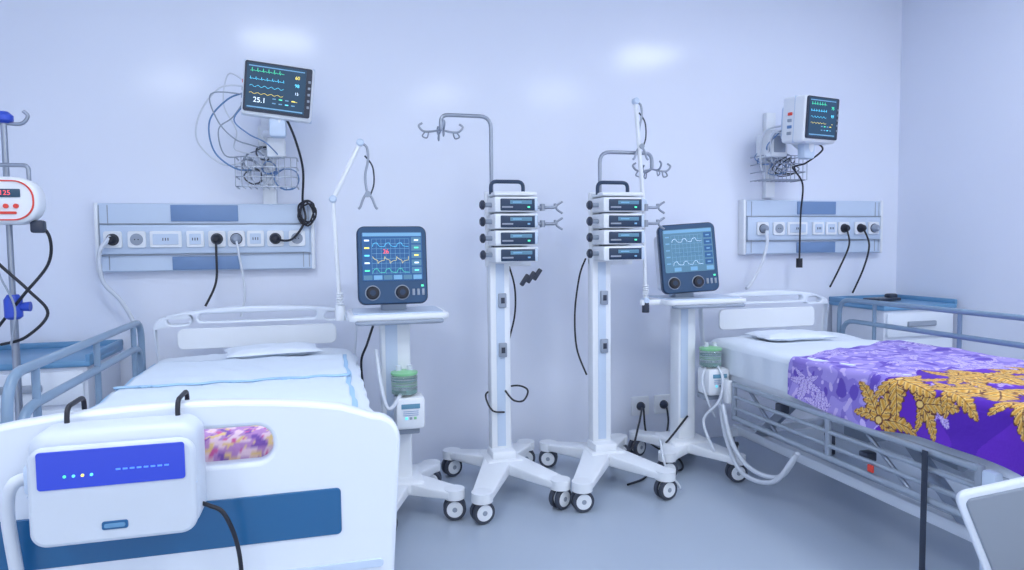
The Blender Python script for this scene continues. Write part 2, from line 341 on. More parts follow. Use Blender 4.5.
# ------------------------------------------------------------ infusion pump stands
def infusion_stand(hx,hy,fl,fr,rl,rr,body_x0,body_x1,hook):
    g=G('infusion_pump_stand',(hx,hy,0))
    box(g,'base_hub',(hx,hy-.02,.135),(.20,.22,.07),WHITE,.02,seg=3)
    box(g,'base_cowl',(hx,hy-.03,.185),(.13,.14,.05),WHITE,.015)
    for tag,(p,w) in dict(front_left=(fl,.10),front_right=(fr,.10),rear_left=(rl,.085),rear_right=(rr,.085)).items():
        taper(g,'leg_'+tag,(hx,hy),.16,.10,.07,p,w,.105,.035,WHITE)
        cyl(g,'leg_cap_'+tag,(p[0],p[1],.10),(p[0],p[1],.145),.05,WHITE)
        caster(g,tag,p[0],p[1],.053,random.uniform(-.4,.5))
    box(g,'column',(hx,hy,.70),(.110,.075,1.02),WHITE,.012)
    box(g,'column_slot',(hx,hy-.038,.70),(.045,.004,.96),PANEL,.001)
    for z in(.99,.73): 
        box(g,'cable_clip',(hx+.01,hy-.045,z),(.042,.02,.075),GREY,.005)
        box(g,'cable_clip_slot',(hx+.01,hy-.056,z),(.02,.004,.03),DARK,.001)
    xc=(body_x0+body_x1)/2; w=body_x1-body_x0; yb=hy-.06
    box(g,'rack_back',(xc,yb+.07,1.36),(w+.02,.03,.39),WHITE,.006)
    for k in range(4):
        z=1.228+k*.084
        box(g,'pump_%d_body'%k,(xc,yb-.03,z),(w,.17,.076),WHITE,.008)
        box(g,'pump_%d_face'%k,(xc+.012,yb-.117,z-.002),(w*.86,.008,.060),NAVY,.004)
        box(g,'pump_%d_display'%k,(xc+.02,yb-.122,z+.010),(w*.5,.003,.018),SCRG,.001)
        box(g,'pump_%d_value'%k,(xc+.0,yb-.1235,z+.010),(w*.2,.002,.006),SCRL,.0)
        box(g,'pump_%d_keys'%k,(xc-.05,yb-.122,z-.014),(w*.25,.003,.008),GREY,.001)
        box(g,'pump_%d_key_dot'%k,(xc+.06,yb-.122,z-.014),(w*.06,.003,.008),E_G if k%2 else SCRL,.001)
        box(g,'pump_%d_door'%k,(xc+w*.44,yb-.119,z),(w*.07,.008,.064),PANEL,.003)
        cyl(g,'pump_%d_clamp'%k,(body_x0+.01,yb-.04,z),(body_x0-.04,yb-.04,z),.012,GREY,n=12)
        lathe(g,'pump_%d_knob'%k,(body_x0-.035,yb-.04,z),[(.016,0),(.024,.006),(.024,.018),(.014,.026)],DARK,axis=(-1,0,0),n=12)
    pipe(g,'carry_handle',[(xc-.11,yb-.02,1.535),(xc-.11,yb-.02,1.60),(xc+.06,yb-.02,1.60),(xc+.06,yb-.02,1.535)],.010,NAVY,.03)
    box(g,'rack_top',(xc,yb-.02,1.535),(w,.16,.02),WHITE,.008)
    for k,z in enumerate((1.47,1.385)):
        pipe(g,'side_arm_%d'%k,[(body_x1-.01,yb-.02,z),(body_x1+.12,yb-.02,z),(body_x1+.12,yb-.02,z+.02)],.008,STEELD,.01)
        tube(g,'side_arm_fork_%d'%k,[(body_x1+.16,yb-.02,z+.03),(body_x1+.13,yb-.02,z+.01),(body_x1+.13,yb-.02,z-.01),(body_x1+.16,yb-.02,z-.03)],.006,STEELD)
        cyl(g,'side_arm_joint_%d'%k,(body_x1+.05,yb-.02,z-.018),(body_x1+.05,yb-.02,z+.018),.014,STEELD,n=12)
    px,pz,qx,dn=hook
    pipe(g,'iv_pole',[(px,hy,1.2),(px,hy,pz),(qx,hy,pz),(qx,hy,pz-dn)],.010,STEELD,.06)
    for k,(dx,dy) in enumerate(((-.09,0),(.09,0),(0,-.09),(0,.09))):
        tube(g,'bag_hook_%d'%k,[(qx,hy,pz-dn+.005),(qx+dx*.5,hy+dy*.5,pz-dn-.005),(qx+dx,hy+dy,pz-dn-.005),(qx+dx*1.25,hy+dy*1.25,pz-dn+.02),(qx+dx*1.05,hy+dy*1.05,pz-dn+.035)],.0055,STEELD,n=7)
        tube(g,'bag_hook_loop_%d'%k,[(qx+dx*.9,hy+dy*.9,pz-dn-.008),(qx+dx*1.05,hy+dy*1.05,pz-dn-.030),(qx+dx*.8,hy+dy*.8,pz-dn-.038),(qx+dx*.7,hy+dy*.7,pz-dn-.012)],.004,STEELD,n=6)
    return g
s1=infusion_stand(.845,-.46,(.645,-.92),(1.045,-.86),(.62,-.24),(1.06,-.20),.79,1.015,(.815,1.94,.555,.08))
s2=infusion_stand(1.40,-.49,(1.135,-.92),(1.59,-.89),(1.18,-.25),(1.62,-.25),1.355,1.585,(1.405,1.77,1.71,.09))
tube(s1,'power_cable',[(.91,-.42,1.18),(.95,-.4,1.05),(.96,-.36,.9),(.93,-.34,.75),(.90,-.36,.62)],.005,BLACK)
tube(s1,'power_cable_loop',[(.86,-.52,.52),(.90,-.54,.47),(.96,-.52,.46),(1.0,-.46,.5),(.95,-.42,.52),(.84,-.4,.50),(.77,-.46,.49),(.79,-.52,.42),(.86,-.5,.40)],.005,BLACK)
for k in range(3): box(s1,'line_clip_%d'%k,(.995+.035*k,-.44,1.09+.014*k),(.024,.02,.07),DARK,.006,rot=(0,.6,0))
tube(s2,'power_cable',[(1.35,-.42,1.20),(1.32,-.4,1.1),(1.30,-.38,.9),(1.31,-.38,.7),(1.36,-.4,.55)],.005,BLACK)

# ------------------------------------------------------------ ventilators
def ventilator(hx,hy,casters,sx0,sx1,z0,z1,rz,roll,tx0,tx1,scr,kind):
    g=G('ventilator',(hx,hy,0))
    box(g,'base_hub',(hx,hy,.135),(.24,.26,.07),WHITE,.02,seg=3)
    for k,p in enumerate(casters):
        taper(g,'leg_%d'%k,(hx,hy),.16,.10,.07,p,.10,.105,.035,WHITE)
        cyl(g,'leg_cap_%d'%k,(p[0],p[1],.10),(p[0],p[1],.145),.048,WHITE)
        caster(g,'c%d'%k,p[0],p[1],.053,random.uniform(-.3,.6))
    cw=.14 if kind==0 else .11
    box(g,'column',(hx,hy,.55),(cw,.11,.80),WHITE,.015)
    box(g,'column_inset',(hx-.02,hy-.056,.60),(cw*.4,.004,.62),PANEL,.001)
    tc=(tx0+tx1)/2
    plate(g,'tray',[rrect(tc,hy-.02,tx1-tx0,.36,.05)],(0,0,.955),.03,WHITE,.010,flat=True)
    plate(g,'tray_mat',[rrect(tc,hy-.02,tx1-tx0-.05,.30,.04)],(0,0,.972),.006,PANEL,.001,flat=True)
    pipe(g,'tray_rail',[(tx0+.04,hy-.17,.935),(tx0+.04,hy-.215,.935),(tx1-.04,hy-.215,.935),(tx1-.04,hy-.17,.935)],.010,GREY,.03)
    box(g,'screen_neck',(hx,hy+.02,1.0),(.12,.10,.10),PANEL,.02)
    cx=(sx0+sx1)/2; w=sx1-sx0; h=z1-z0
    g.M=Matrix.Translation((cx,hy-.06,(z0+z1)/2))@Matrix.Rotation(rz,4,'Z')@Matrix.Rotation(roll,4,'Y')@Matrix.Rotation(-.10,4,'X')
    plate(g,'case_front',[rrect(0,0,w,h,.035)],(0,0,0),.05,NAVY,.010)
    plate(g,'case_back',[rrect(0,-.01,w*.86,h*.86,.03)],(0,.10,0),.17,WHITE,.015)
    plate(g,'bezel',[rrect(0,0,w-.012,h-.012,.03)],(0,-.024,0),.008,mat('navy_bezel',(.015,.07,.17),.35,coat=.15),.002)
    plate(g,'screen',[rrect(0,h*.11,w*.86,h*.62,.008)],(0,-.028,0),.006,scr,.001)
    sw,sh,zc=w*.86,h*.62,h*.11
    box(g,'screen_header',(0,-.0318,zc+sh*.45),(sw*.97,.002,sh*.07),SCRL,0)
    for k in range(6): box(g,'screen_key_%d'%k,(-sw*.41+sw*.164*k,-.0318,zc-sh*.43),(sw*.14,.002,sh*.09),SCRL if k%2 else SCRG,0)
    for k in range(5):
        box(g,'screen_tile_%d'%k,(sw*.40,-.0318,zc+sh*(.33-.155*k)),(sw*.16,.002,sh*.12),SCRG if kind==0 else SCRB,0)
        box(g,'screen_value_%d'%k,(sw*.40,-.0328,zc+sh*(.33-.155*k)),(sw*.07,.002,sh*.03),[E_W,E_G,E_Y,E_W,E_C][k] if kind==0 else SCRL,0)
        box(g,'screen_num_%d'%k,(-sw*.42,-.0318,zc+sh*(.33-.155*k)),(sw*.08,.002,sh*.03),[E_W,E_Y,E_C,E_W,E_G][k] if kind==0 else SCRL,0)
    for k in range(8): box(g,'screen_grid_%d'%k,(-sw*.03,-.0312,zc+sh*(.36-.10*k)),(sw*.62,.001,sh*.006),SCRL,0)
    for k in range(9): box(g,'screen_gridline_%d'%k,(-sw*.03+sw*.62*(k-4)/8,-.0312,zc),(sw*.004,.001,sh*.72),SCRL,0)
    for k,(mm,zz) in enumerate(((E_C if kind==0 else E_W,.20),(E_Y if kind==0 else SCRB,-.08),(E_G if kind==0 else E_W,-.33))):
        P=[]
        for i in range(61):
            ph=i%20; v=(1-math.exp(-ph/1.5))*(1 if ph<8 else math.exp(-(ph-8)/2.0)) if k!=1 else (math.exp(-ph/3)if ph<9 else -.8*math.exp(-(ph-9)/3))
            P.append((-sw*.33+sw*.60*i/60,-.033,zc+sh*(zz+.08*v)))
        tube(g,'waveform_%d'%k,P,.0006,mm,False,n=4)
    if kind==0: text(g,'readout_0','26',(-.030,-.0345,zc+.022),.028,E_R)
    for k,x in enumerate((-.28,.12)):
        rr=.030
        lathe(g,'dial_%d'%k,(x*w*1.05,-.026,-h*.35),[(rr,0),(rr,.012),(rr*.85,.02),(rr*.3,.022)],BLACK,axis=(0,-1,0))
        lathe(g,'dial_ring_%d'%k,(x*w*1.05,-.026,-h*.35),[(rr+.005,0),(rr+.005,.003),(rr*.9,.004)],GREY,axis=(0,-1,0))
        lathe(g,'dial_cap_%d'%k,(x*w*1.05,-.049,-h*.35),[(rr*.45,0),(rr*.45,.002)],NAVY,axis=(0,-1,0))
    for k in range(3): box(g,'hard_key_%d'%k,(w*(.29+.07*k),-.029,-h*.35),(.012,.005,.03),GREY,.002)
    box(g,'power_key',(w*.42,-.028,-h*.27),(.012,.006,.010),E_G,.002)
    g.M=Matrix.Identity(4)
    qx=hx+(.030 if kind==0 else .10); qy=hy-.13
    lathe(g,'humidifier_jar',(qx,qy,.59),[(.050,0),(.060,.008),(.061,.085),(.054,.095)],JAR)
    lathe(g,'humidifier_water',(qx,qy,.597),[(.052,0),(.052,.018)],GREENG)
    for k,z in enumerate((.612,.636,.658)): tube(g,'humidifier_coil_%d'%k,[(qx+.055*math.cos(t*.524),qy+.055*math.sin(t*.524),z) for t in range(12)],.004,(GREENG,GREENL,GREENG)[k],closed=True,sub=3,n=6)
    lathe(g,'humidifier_cap',(qx,qy,.683),[(.060,0),(.062,.004),(.062,.012),(.040,.016),(.030,.020)],GREENL)
    for s in(-1,1): lathe(g,'humidifier_spout_%d'%s,(qx+.025*s,qy,.695),[(.013,0),(.013,.030)],TUBEW,n=12)
    box(g,'humidifier_heater',(qx+.02,qy,.51),(.135,.13,.15),WHITE,.018)
    box(g,'humidifier_label',(qx+.02,qy-.067,.545),(.085,.003,.022),SCRG,.001)
    for k in range(3): box(g,'humidifier_mark_%d'%k,(qx+.0+.02*k,qy-.067,.49),(.012,.003,.012),[E_C,GREY,GREENL][k],.001)
    for k in range(3): box(g,'humidifier_line_%d'%k,(qx+.02,qy-.067,.522-.009*k),(.07,.002,.002),PGREY,0)
    box(g,'humidifier_foot',(qx+.01,qy+.02,.42),(.11,.09,.03),GREY,.006)
    return g
v1=ventilator(.285,-.64,[(.53,-.84),(.20,-.96),(.48,-.42),(.14,-.40)],.115,.437,1.005,1.37,.0,.0,.065,.525,SCRB,0)
v2=ventilator(1.93,-.44,[(2.07,-.77),(1.74,-.62),(2.07,-.22),(1.76,-.20)],1.765,2.085,1.00,1.385,math.radians(-12),-.06,1.74,2.23,SCRG,1)
def support_arm(g,P,clip):
    tube(g,'support_arm',P[:2],.010,WHITE,False); tube(g,'support_arm_upper',P[1:3],.0115,WHITE,False)
    for k,p in enumerate(P[:3]):
        lathe(g,'arm_joint_%d'%k,(p[0],p[1]-.02,p[2]),[(.012,0),(.018,.006),(.018,.034),(.012,.04)],PANEL,axis=(0,1,0),n=14)
    for k in range(5):
        z=P[0][2]+.03+k*.012; lathe(g,'arm_grip_%d'%k,(P[0][0],P[0][1],z),[(.014,0),(.018,.004),(.014,.008)],WHITE,n=14)
    x,y,z=P[2]
    tube(g,'arm_drop',[(x,y,z),(x+.03,y,z-.02),(x+.035,y,z-.08),(x+.02,y,z-.16),(x+.03,y,z-.25)],.006,STEELD)
    tube(g,'arm_drop_b',[(x+.02,y,z-.06),(x+.055,y,z-.11),(x+.06,y,z-.19),(x+.04,y,z-.25)],.004,DARK)
    for s in(-1,1):
        tube(g,'tube_clip',[(x+.03,y,z-.23),(x+.03+.02*s,y,z-.26),(x+.03+.035*s,y,z-.30),(x+.03+.045*s,y,z-.31)],.006,STEELD)
    cyl(g,'clip_knob',(x+.03,y-.02,z-.24),(x+.03,y+.02,z-.24),.014,GREY,n=12)
support_arm(v1,[(.035,-.62,.975),(.015,-.62,1.50),(.145,-.62,1.765)],0)
cyl(v1,'arm_clamp',(.035,-.62,.93),(.035,-.62,1.0),.024,WHITE)
support_arm(v2,[(1.66,-.52,.965),(1.645,-.52,1.50),(1.60,-.52,2.04)],0)
box(v2,'arm_clamp',(1.70,-.52,.955),(.14,.03,.03),WHITE,.006)
cyl(v2,'arm_clamp_knob',(1.66,-.52,.90),(1.66,-.52,.96),.02,DARK)
tube(v1,'power_cable',[(.20,-.56,.92),(.16,-.54,.80),(.13,-.52,.70),(.15,-.5,.5)],.006,BLACK)
tube(v1,'breathing_hose',[(.31,-.80,.62),(.24,-.84,.54),(.21,-.80,.62),(.19,-.74,.8)],.009,TUBEW)
tube(v2,'power_cable',[(1.93,-.5,.30),(1.80,-.5,.16),(1.9,-.3,.12),(2.02,-.1,.16),(2.03,-.06,.24)],.006,BLACK)
tube(v2,'breathing_hose',[(2.04,-.58,.62),(2.05,-.66,.55),(2.02,-.68,.42),(1.96,-.62,.3),(1.98,-.7,.15)],.008,TUBEW)
tube(v2,'breathing_hose_b',[(2.0,-.58,.60),(1.95,-.62,.52),(1.98,-.64,.40),(2.03,-.62,.32)],.007,TUBEW)
tube(v2,'floor_cable',[(1.48,-.68,.01),(1.6,-.62,.01),(1.72,-.5,.01),(1.86,-.55,.01),(1.95,-.35,.01),(1.88,-.12,.05),(1.87,-.06,.24)],.006,BLACK)
tube(v2,'floor_cable_b',[(1.66,-.72,.008),(1.72,-.80,.008),(1.68,-.72,.1),(1.7,-.62,.2),(1.76,-.5,.16),(1.9,-.3,.01)],.006,TUBEW)
tube(s2,'floor_cable',[(1.40,-.40,.3),(1.5,-.36,.14),(1.62,-.4,.10),(1.72,-.30,.20),(1.84,-.10,.26)],.006,BLACK)

# ------------------------------------------------------------ IV pole with feeding pump (far left)
g=G('iv_pole_with_feeding_pump',(-1.24,-.78,0))
px,py=-1.24,-.78
cyl(g,'pole_lower',(px,py,.08),(px,py,1.05),.014,STEELD); cyl(g,'pole_upper',(px,py,1.0),(px,py,1.80),.011,STEELD)
lathe(g,'pole_finial',(px,py,1.78),[(.02,0),(.034,.01),(.034,.03),(.018,.045)],BLUEP)
for s in(-1,1):
    tube(g,'top_hook_%d'%s,[(px,py,1.78),(px+.06*s,py,1.78),(px+.085*s,py,1.81),(px+.07*s,py,1.83)],.007,STEELD)
lathe(g,'height_clamp',(px,py,1.0),[(.02,0),(.032,.01),(.032,.08),(.02,.10)],BLUEP)
cyl(g,'clamp_knob',(px,py,1.05),(px+.06,py,1.05),.014,BLUEP,r1=.02)
for k in range(5):
    a=2*math.pi*k/5+.5; q=(px+.28*math.cos(a),py+.22*math.sin(a)-.02)
    taper(g,'leg_%d'%k,(px,py),.04,.075,.03,q,.03,.07,.02,STEELD,.004); caster(g,'l%d'%k,q[0],q[1],.03,a,.075)
g.M=Matrix.Translation((px+.035,py-.06,1.47))
plate(g,'pump_case',[rrect(0,0,.22,.185,.085,10)],(0,0,0),.09,WHITE,.02)
plate(g,'pump_face_ring',[rrect(0,0,.190,.155,.070,10),rrect(0,0,.180,.145,.066,10)],(0,-.046,0),.008,RED,.001)
box(g,'pump_display',(0,-.048,.028),(.10,.006,.032),SCR,.004)
text(g,'pump_readout','125',(0,-.0525,.028),.026,E_R)
for k in range(3): cyl(g,'pump_key_%d'%k,(-.034+.034*k,-.045,-.022),(-.034+.034*k,-.052,-.022),.009,RED,n=14)
plate(g,'pump_stripe',[rrect(0,-.048,.07,.010,.004)],(0,-.048,0),.006,RED,.001)
g.M=Matrix.Identity(4)
pipe(g,'pump_handle',[(px-.06,py-.06,1.55),(px-.06,py-.06,1.61),(px+.10,py-.06,1.61),(px+.10,py-.06,1.55)],.008,STEELD,.02)
box(g,'pump_clamp',(px,py-.01,1.47),(.06,.06,.05),DARK,.01)
tube(g,'pump_cable',[(px+.10,py-.03,1.40),(px+.15,py-.03,1.33),(px+.13,py,1.22),(px+.05,py-.03,1.10),(px-.05,py,.98),(px-.12,py,.88)],.006,BLACK)
tube(g,'pump_cable_b',[(px-.08,py-.03,1.38),(px-.06,py-.02,1.26),(px+.06,py-.02,1.12),(px+.12,py,1.02),(px+.05,py-.03,.93),(px-.05,py,.9)],.006,BLACK)
tube(g,'pump_cable_c',[(px-.02,py-.05,1.36),(px-.03,py-.04,1.2),(px+.02,py-.04,1.05),(px+.0,py-.04,.9)],.004,GREY)
box(g,'cable_plug',(px+.12,py-.05,1.37),(.05,.04,.05),DARK,.01)

# ------------------------------------------------------------ bedside cabinets
def cabinet(x0,x1,y0,y1,z,extra):
    g=G('bedside_cabinet',((x0+x1)/2,(y0+y1)/2,0)); xc=(x0+x1)/2; yc=(y0+y1)/2; w=x1-x0; d=y1-y0
    box(g,'body',(xc,yc,(z+.08)/2+.0),(w-.03,d-.03,z-.12),CABW,.008)
    box(g,'top_board',(xc,yc,z-.02),(w,d,.03),BLUETOP,.01)
    for k,(a,b,c_,dd) in enumerate(((xc,y1-.01,w,.02),(x0+.01,yc,.02,d),(x1-.01,yc,.02,d))):
        box(g,'gallery_%d'%k,(a,b,z+.005),(c_,dd,.035),BLUETOP,.006)
    box(g,'drawer_front',(xc,y0+.008,z-.125),(w-.06,.02,.15),WHITE2,.008)
    box(g,'drawer_handle',(xc,y0-.008,z-.12),(w*.38,.02,.035),GREY,.008)
    box(g,'door_front',(xc,y0+.008,z-.42),(w-.06,.02,.40),WHITE2,.008)
    box(g,'door_handle',(xc,y0-.008,z-.27),(w*.3,.02,.03),GREY,.008)
    for k,(a,b) in enumerate(((x0+.05,y0+.05),(x1-.05,y0+.05),(x0+.05,y1-.05),(x1-.05,y1-.05))): caster(g,'k%d'%k,a,b,.03,.2,.08)
    return g
cabinet(-1.66,-1.05,-.54,-.03,.79,0)
c2=cabinet(3.24,3.80,-.52,-.04,.885,0)
g=G('remote_control',(3.5,-.25,.885)); 
box(g,'remote_body',(3.48,-.25,.897),(.22,.12,.02),DARK,.006,rot=(0,0,.2)); box(g,'remote_grip',(3.55,-.25,.915),(.07,.05,.035),DARK,.012)
for k in range(3): box(g,'key_%d'%k,(3.42+.03*k,-.27,.908),(.015,.012,.004),GREY,.001)

# ------------------------------------------------------------ beds
def pillow(g,name,c,w,d,h,m,rz=0,n=26):
    vs=[];fs=[]
    for s in(1,-1):
        for j in range(n+1):
            for i in range(n+1):
                a=-1+2*i/n;b=-1+2*j/n
                t=max(0,1-abs(a)**3.5)**.55*max(0,1-abs(b)**3.5)**.55
                wr=.35*noise.noise(Vector((a*3,b*3,s*2.0)))
                x=a*w/2*(1-.05*(1-b*b))+.012*noise.noise(Vector((b*3,1,a)));y=b*d/2*(1-.05*(1-a*a))+.02*noise.noise(Vector((a*3,5,b)))
                xr=x*math.cos(rz)-y*math.sin(rz);yr=x*math.sin(rz)+y*math.cos(rz)
                vs.append((c[0]+xr,c[1]+yr,c[2]+h/2+s*t*h/2*(1+wr)))
    N=(n+1)**2
    for j in range(n):
        for i in range(n):
            a=j*(n+1)+i; q=(a,a+1,a+n+2,a+n+1)
            fs.append(q); fs.append(tuple(N+k for k in q[::-1]))
    return pydata(g,name,vs,fs,m,ang=80)
def sheet_mattress(g,x0,x1,y0,y1,z0,z1,m,name='sheet_covered_mattress'):
    nx,ny=60,110; vs=[];fs=[]
    def prof(t):
        L=(z1-z0); W=x1-x0; T=2*L+W; s=t*T
        if s<L: return x0,z0+s
        if s<L+W: return x0+(s-L),z1
        return x1,z1-(s-L-W)
    for j in range(ny+1):
        y=y0+(y1-y0)*j/ny; e=min(j,ny-j)/ny*(y1-y0); dz=-.03*max(0,1-e/.05)**2
        for i in range(nx+1):
            x,z=prof(i/nx)
            if z>z1-.03: 
                ex=min(x-x0,x1-x); z-=.025*max(0,1-ex/.05)**2; z+=dz
                z+=.009*noise.noise(Vector((x*5,y*4,1)))+.012*abs(noise.noise(Vector((x*10+y*8,y*3,4))))
            else:
                k=(z-z0)/(z1-z0); off=.012*noise.noise(Vector((y*9,z*3,x)))+.008*k
                x+= -off if x<(x0+x1)/2 else off
            vs.append((x,y,z))
    for j in range(ny):
        for i in range(nx): a=j*(nx+1)+i; fs.append((a,a+1,a+nx+2,a+nx+1))
    fs.append(tuple(range(nx+1))[::-1]); fs.append(tuple(ny*(nx+1)+i for i in range(nx+1)))
    return pydata(g,name,vs,fs,m,ang=50)
def bed_base(g,hw,yl,zd):
    for s in(-1,1):
        box(g,'deck_rail_%d'%s,(s*(hw-.03),0,zd-.03),(.04,2*yl,.06),WHITE2,.008)
        box(g,'base_rail_%d'%s,(s*(hw-.14),0,.20),(.05,2*yl-.25,.05),WHITE2,.008)
        for t in(-1,1):
            box(g,'lift_arm',(s*(hw-.14),t*.5,.34),(.035,.05,.42),STEELD,.006,rot=(t*.85,0,0))
            caster(g,'b%d%d'%(s,t),s*(hw-.10),t*(yl-.16),.065,.9*t,.18)
            box(g,'caster_mount',(s*(hw-.12),t*(yl-.16),.19),(.09,.06,.05),WHITE2,.01)
    for y in(-yl+.1,-.4,.3,yl-.1):
        box(g,'deck_cross',(0,y,zd-.035),(2*hw-.06,.05,.03),WHITE2,.004)
    for y in(-yl+.16,yl-.16): box(g,'base_cross',(0,y,.20),(2*hw-.28,.05,.04),WHITE2,.004)
    box(g,'deck_panel',(0,0,zd-.01),(2*hw-.10,2*yl-.06,.02),WHITE2,.004)
    cyl(g,'lift_motor',(0,-.35,.34),(0,.15,.38),.035,GREY); box(g,'motor_box',(0,.2,.36),(.12,.16,.12),GREY,.01)
def board_outline(hw,z0,zc,zs,r=.06):
    o=[(-hw+.03,z0)]
    for i in range(7):
        a=math.pi-(math.pi/2)*i/6; o.append((-hw+r+r*math.cos(a),zs-r+r*math.sin(a)))
    for i in range(1,12):
        t=i/12; x=-hw+r+(2*hw-2*r)*t; s=math.sin(math.pi*t)**.55; o.append((x,zs+(zc-zs)*min(1,s)))
    for i in range(7):
        a=math.pi/2-(math.pi/2)*i/6; o.append((hw-r+r*math.cos(a),zs-r+r*math.sin(a)))
    o.append((hw-.03,z0)); return o
# --- left bed
b1=G('hospital_bed',(-.343,-1.355,0),math.radians(.6),local=True)
hw=.46
bed_base(b1,hw,1.0,.56)
sheet_mattress(b1,-hw+.01,hw-.01,-.97,.97,.56,.765,SHEET)
plate(b1,'headboard',[board_outline(hw+.018,.50,.99,.95),rrect(0,.940,.55,.035,.017),rrect(-.365,.930,.10,.035,.017),rrect(.365,.930,.10,.035,.017)],(0,1.01,0),.045,WHITE2,.010)
plate(b1,'headboard_panel',[rrect(0,.84,.74,.10,.03)],(0,.985,0),.012,WHITE,.003)
plate(b1,'footboard',[board_outline(hw+.015,.38,.955,.900),rrect(0,.855,.40,.078,.035)],(0,-1.02,0),.045,WHITE2,.010)
plate(b1,'footboard_inlay',[rrect(.0,.690,.68,.105,.01)],(0,-1.043,0),.008,TEAL,.002)
plate(b1,'footboard_lower_edge',[rrect(.0,.56,.86,.02,.008)],(0,-1.043,0),.008,PANEL,.002)
def draped(g,name,x0,x1,y0,y1,z,m,amp=.006,n=70):
    vs=[];fs=[]
    for j in range(n+1):
        for i in range(n+1):
            x=x0+(x1-x0)*i/n+.012*noise.noise(Vector((j*.12,3,1))) ;y=y0+(y1-y0)*j/n+.012*noise.noise(Vector((i*.12,7,1)))
            zz=z+amp*noise.noise(Vector((x*7,y*5,2)))+amp*.8*noise.noise(Vector((x*15+y*6,y*9,5)))
            vs.append((x,y,zz))
    for j in range(n):
        for i in range(n): a=j*(n+1)+i; fs.append((a,a+1,a+n+2,a+n+1))
    o=pydata(g,name,vs,fs,m,ang=80)
    md=o.modifiers.new('s','SOLIDIFY'); md.thickness=.006; md.offset=1
    return o
draped(b1,'underpad_border',-.395,.405,-.85,.62,.778,UNDER)
draped(b1,'underpad',-.378,.388,-.82,.598,.786,UNDERW)
draped(b1,'underpad_fold',-.392,.402,.03,.044,.794,UNDER,.003)
pillow(b1,'folded_gown',(.08,.74,.779),.42,.26,.045,SHEET,.15)
for nm,z,(y0,y1) in(('side_rail_top',.95,(-.53,.83)),('side_rail_mid',.84,(-.46,.80))):
    pipe(b1,nm,[(-hw-.03,y1,.60),(-hw-.03,y1,z),(-hw-.03,y0,z),(-hw-.03,y0-.04,.62)],.014,RAIL,.09)
for k,y in enumerate((-.35,.2,.7)): cyl(b1,'side_rail_post_%d'%k,(-hw-.03,y,.52),(-hw-.03,y,.945),.011,RAIL)
box(b1,'side_rail_bracket',(-hw-.02,.15,.54),(.03,1.1,.04),STEELD,.006)
def cloth_colors(me,fn):
    at=me.color_attributes.new('Col','FLOAT_COLOR','POINT'); n=len(me.vertices)
    arr=np.ones((n,4),dtype=np.float32); arr[:,:3]=fn; at.data.foreach_set('color',arr.ravel())
def nz(U,V,s,seed):
    rs=np.random.RandomState(seed); out=np.zeros_like(U)
    for k in range(6):
        a=rs.uniform(0,6.28); f=s*rs.uniform(.6,1.6); out+=np.sin((U*math.cos(a)+V*math.sin(a))*f+rs.uniform(0,6.28)+1.5*np.sin((V*math.cos(a)-U*math.sin(a))*f*.7))
    return out/6
def frond(C,U,V,c,ang,L,curl,main,dark,light,lobes=6,wid=.34):
    """acanthus frond: curved spine, jagged lobed edge, veins running to the lobes"""
    du=U-c[0];dv=V-c[1]; x=du*math.cos(ang)+dv*math.sin(ang); y=-du*math.sin(ang)+dv*math.cos(ang)
    s=x/L; yy=y/L-curl*s*s
    prof=wid*np.sqrt(np.clip(s,0,1))*np.clip(1-s,0,1)**.6*1.6
    lob=(.62+.38*np.abs(np.sin(math.pi*lobes*(s-.55*np.abs(yy))))**.7)
    e=prof*lob; ins=(s>0)&(s<1)&(np.abs(yy)<e)
    q=np.abs(yy)/np.maximum(e,1e-4)
    vein=np.abs(np.sin(math.pi*lobes*(s-.8*np.abs(yy))))
    sh=np.clip(.5+.5*np.sin(math.pi*lobes*2*(s-.7*np.abs(yy))+1),0,1)[:,None]
    col=np.array(main)*(1-sh)+np.array(light)*sh
    dk=((q>.84)|(np.abs(yy)<.012)|((vein<.20)&(q>.25)))[:,None]
    col=np.where(dk,np.array(dark),col); C[ins]=col[ins]
def acanthus(C,U,V,c,ang,L,main,dark,light,rs):
    for k,(da,f,cu) in enumerate(((-1.5,.62,-.5),(1.5,.62,.5),(-.85,.85,-.45),(.85,.85,.45),(0,1.0,.15))):
        frond(C,U,V,c,ang+da,L*f,cu,main,dark,light,6 if k>1 else 5)
GOLD=(.62,.30,.03);GOLDD=(.13,.035,.03);GOLDL=(.90,.62,.20)
n1=130; xs=np.linspace(-.30,.30,n1); ys=np.linspace(-.96,-.72,60); vs=[];fs=[]
for y in ys:
    for x in xs:
        e=min(x+.30,.30-x,(y+.96)*1.5,(-.72-y)*1.5); vs.append((x,y,.768+.09*(1-math.exp(-max(e,0)/.03))+.008*noise.noise(Vector((x*9,y*20,0)))))
for j in range(59):
    for i in range(n1-1): a=j*n1+i; fs.append((a,a+1,a+n1+1,a+n1))
o=pydata(b1,'folded_print_cloth',vs,fs,VCLOTH,ang=80)
U=np.array([v[0] for v in vs]);V=np.array([v[1]+v[2] for v in vs])
C=np.zeros((len(vs),3)); a_=nz(U,V,110,3)[:,None]; b_=nz(U,V,150,5)[:,None]; d_=nz(U,V,170,9)[:,None]
C[:]=np.array((.50,.26,.58)); C=np.where(a_>.12,np.array((.82,.62,.74)),C); C=np.where(b_>.25,np.array((.80,.58,.28)),C); C=np.where(a_<-.3,np.array((.22,.10,.45)),C); C=np.where(d_>.38,np.array((.65,.12,.35)),C)
cloth_colors(o.data,C)
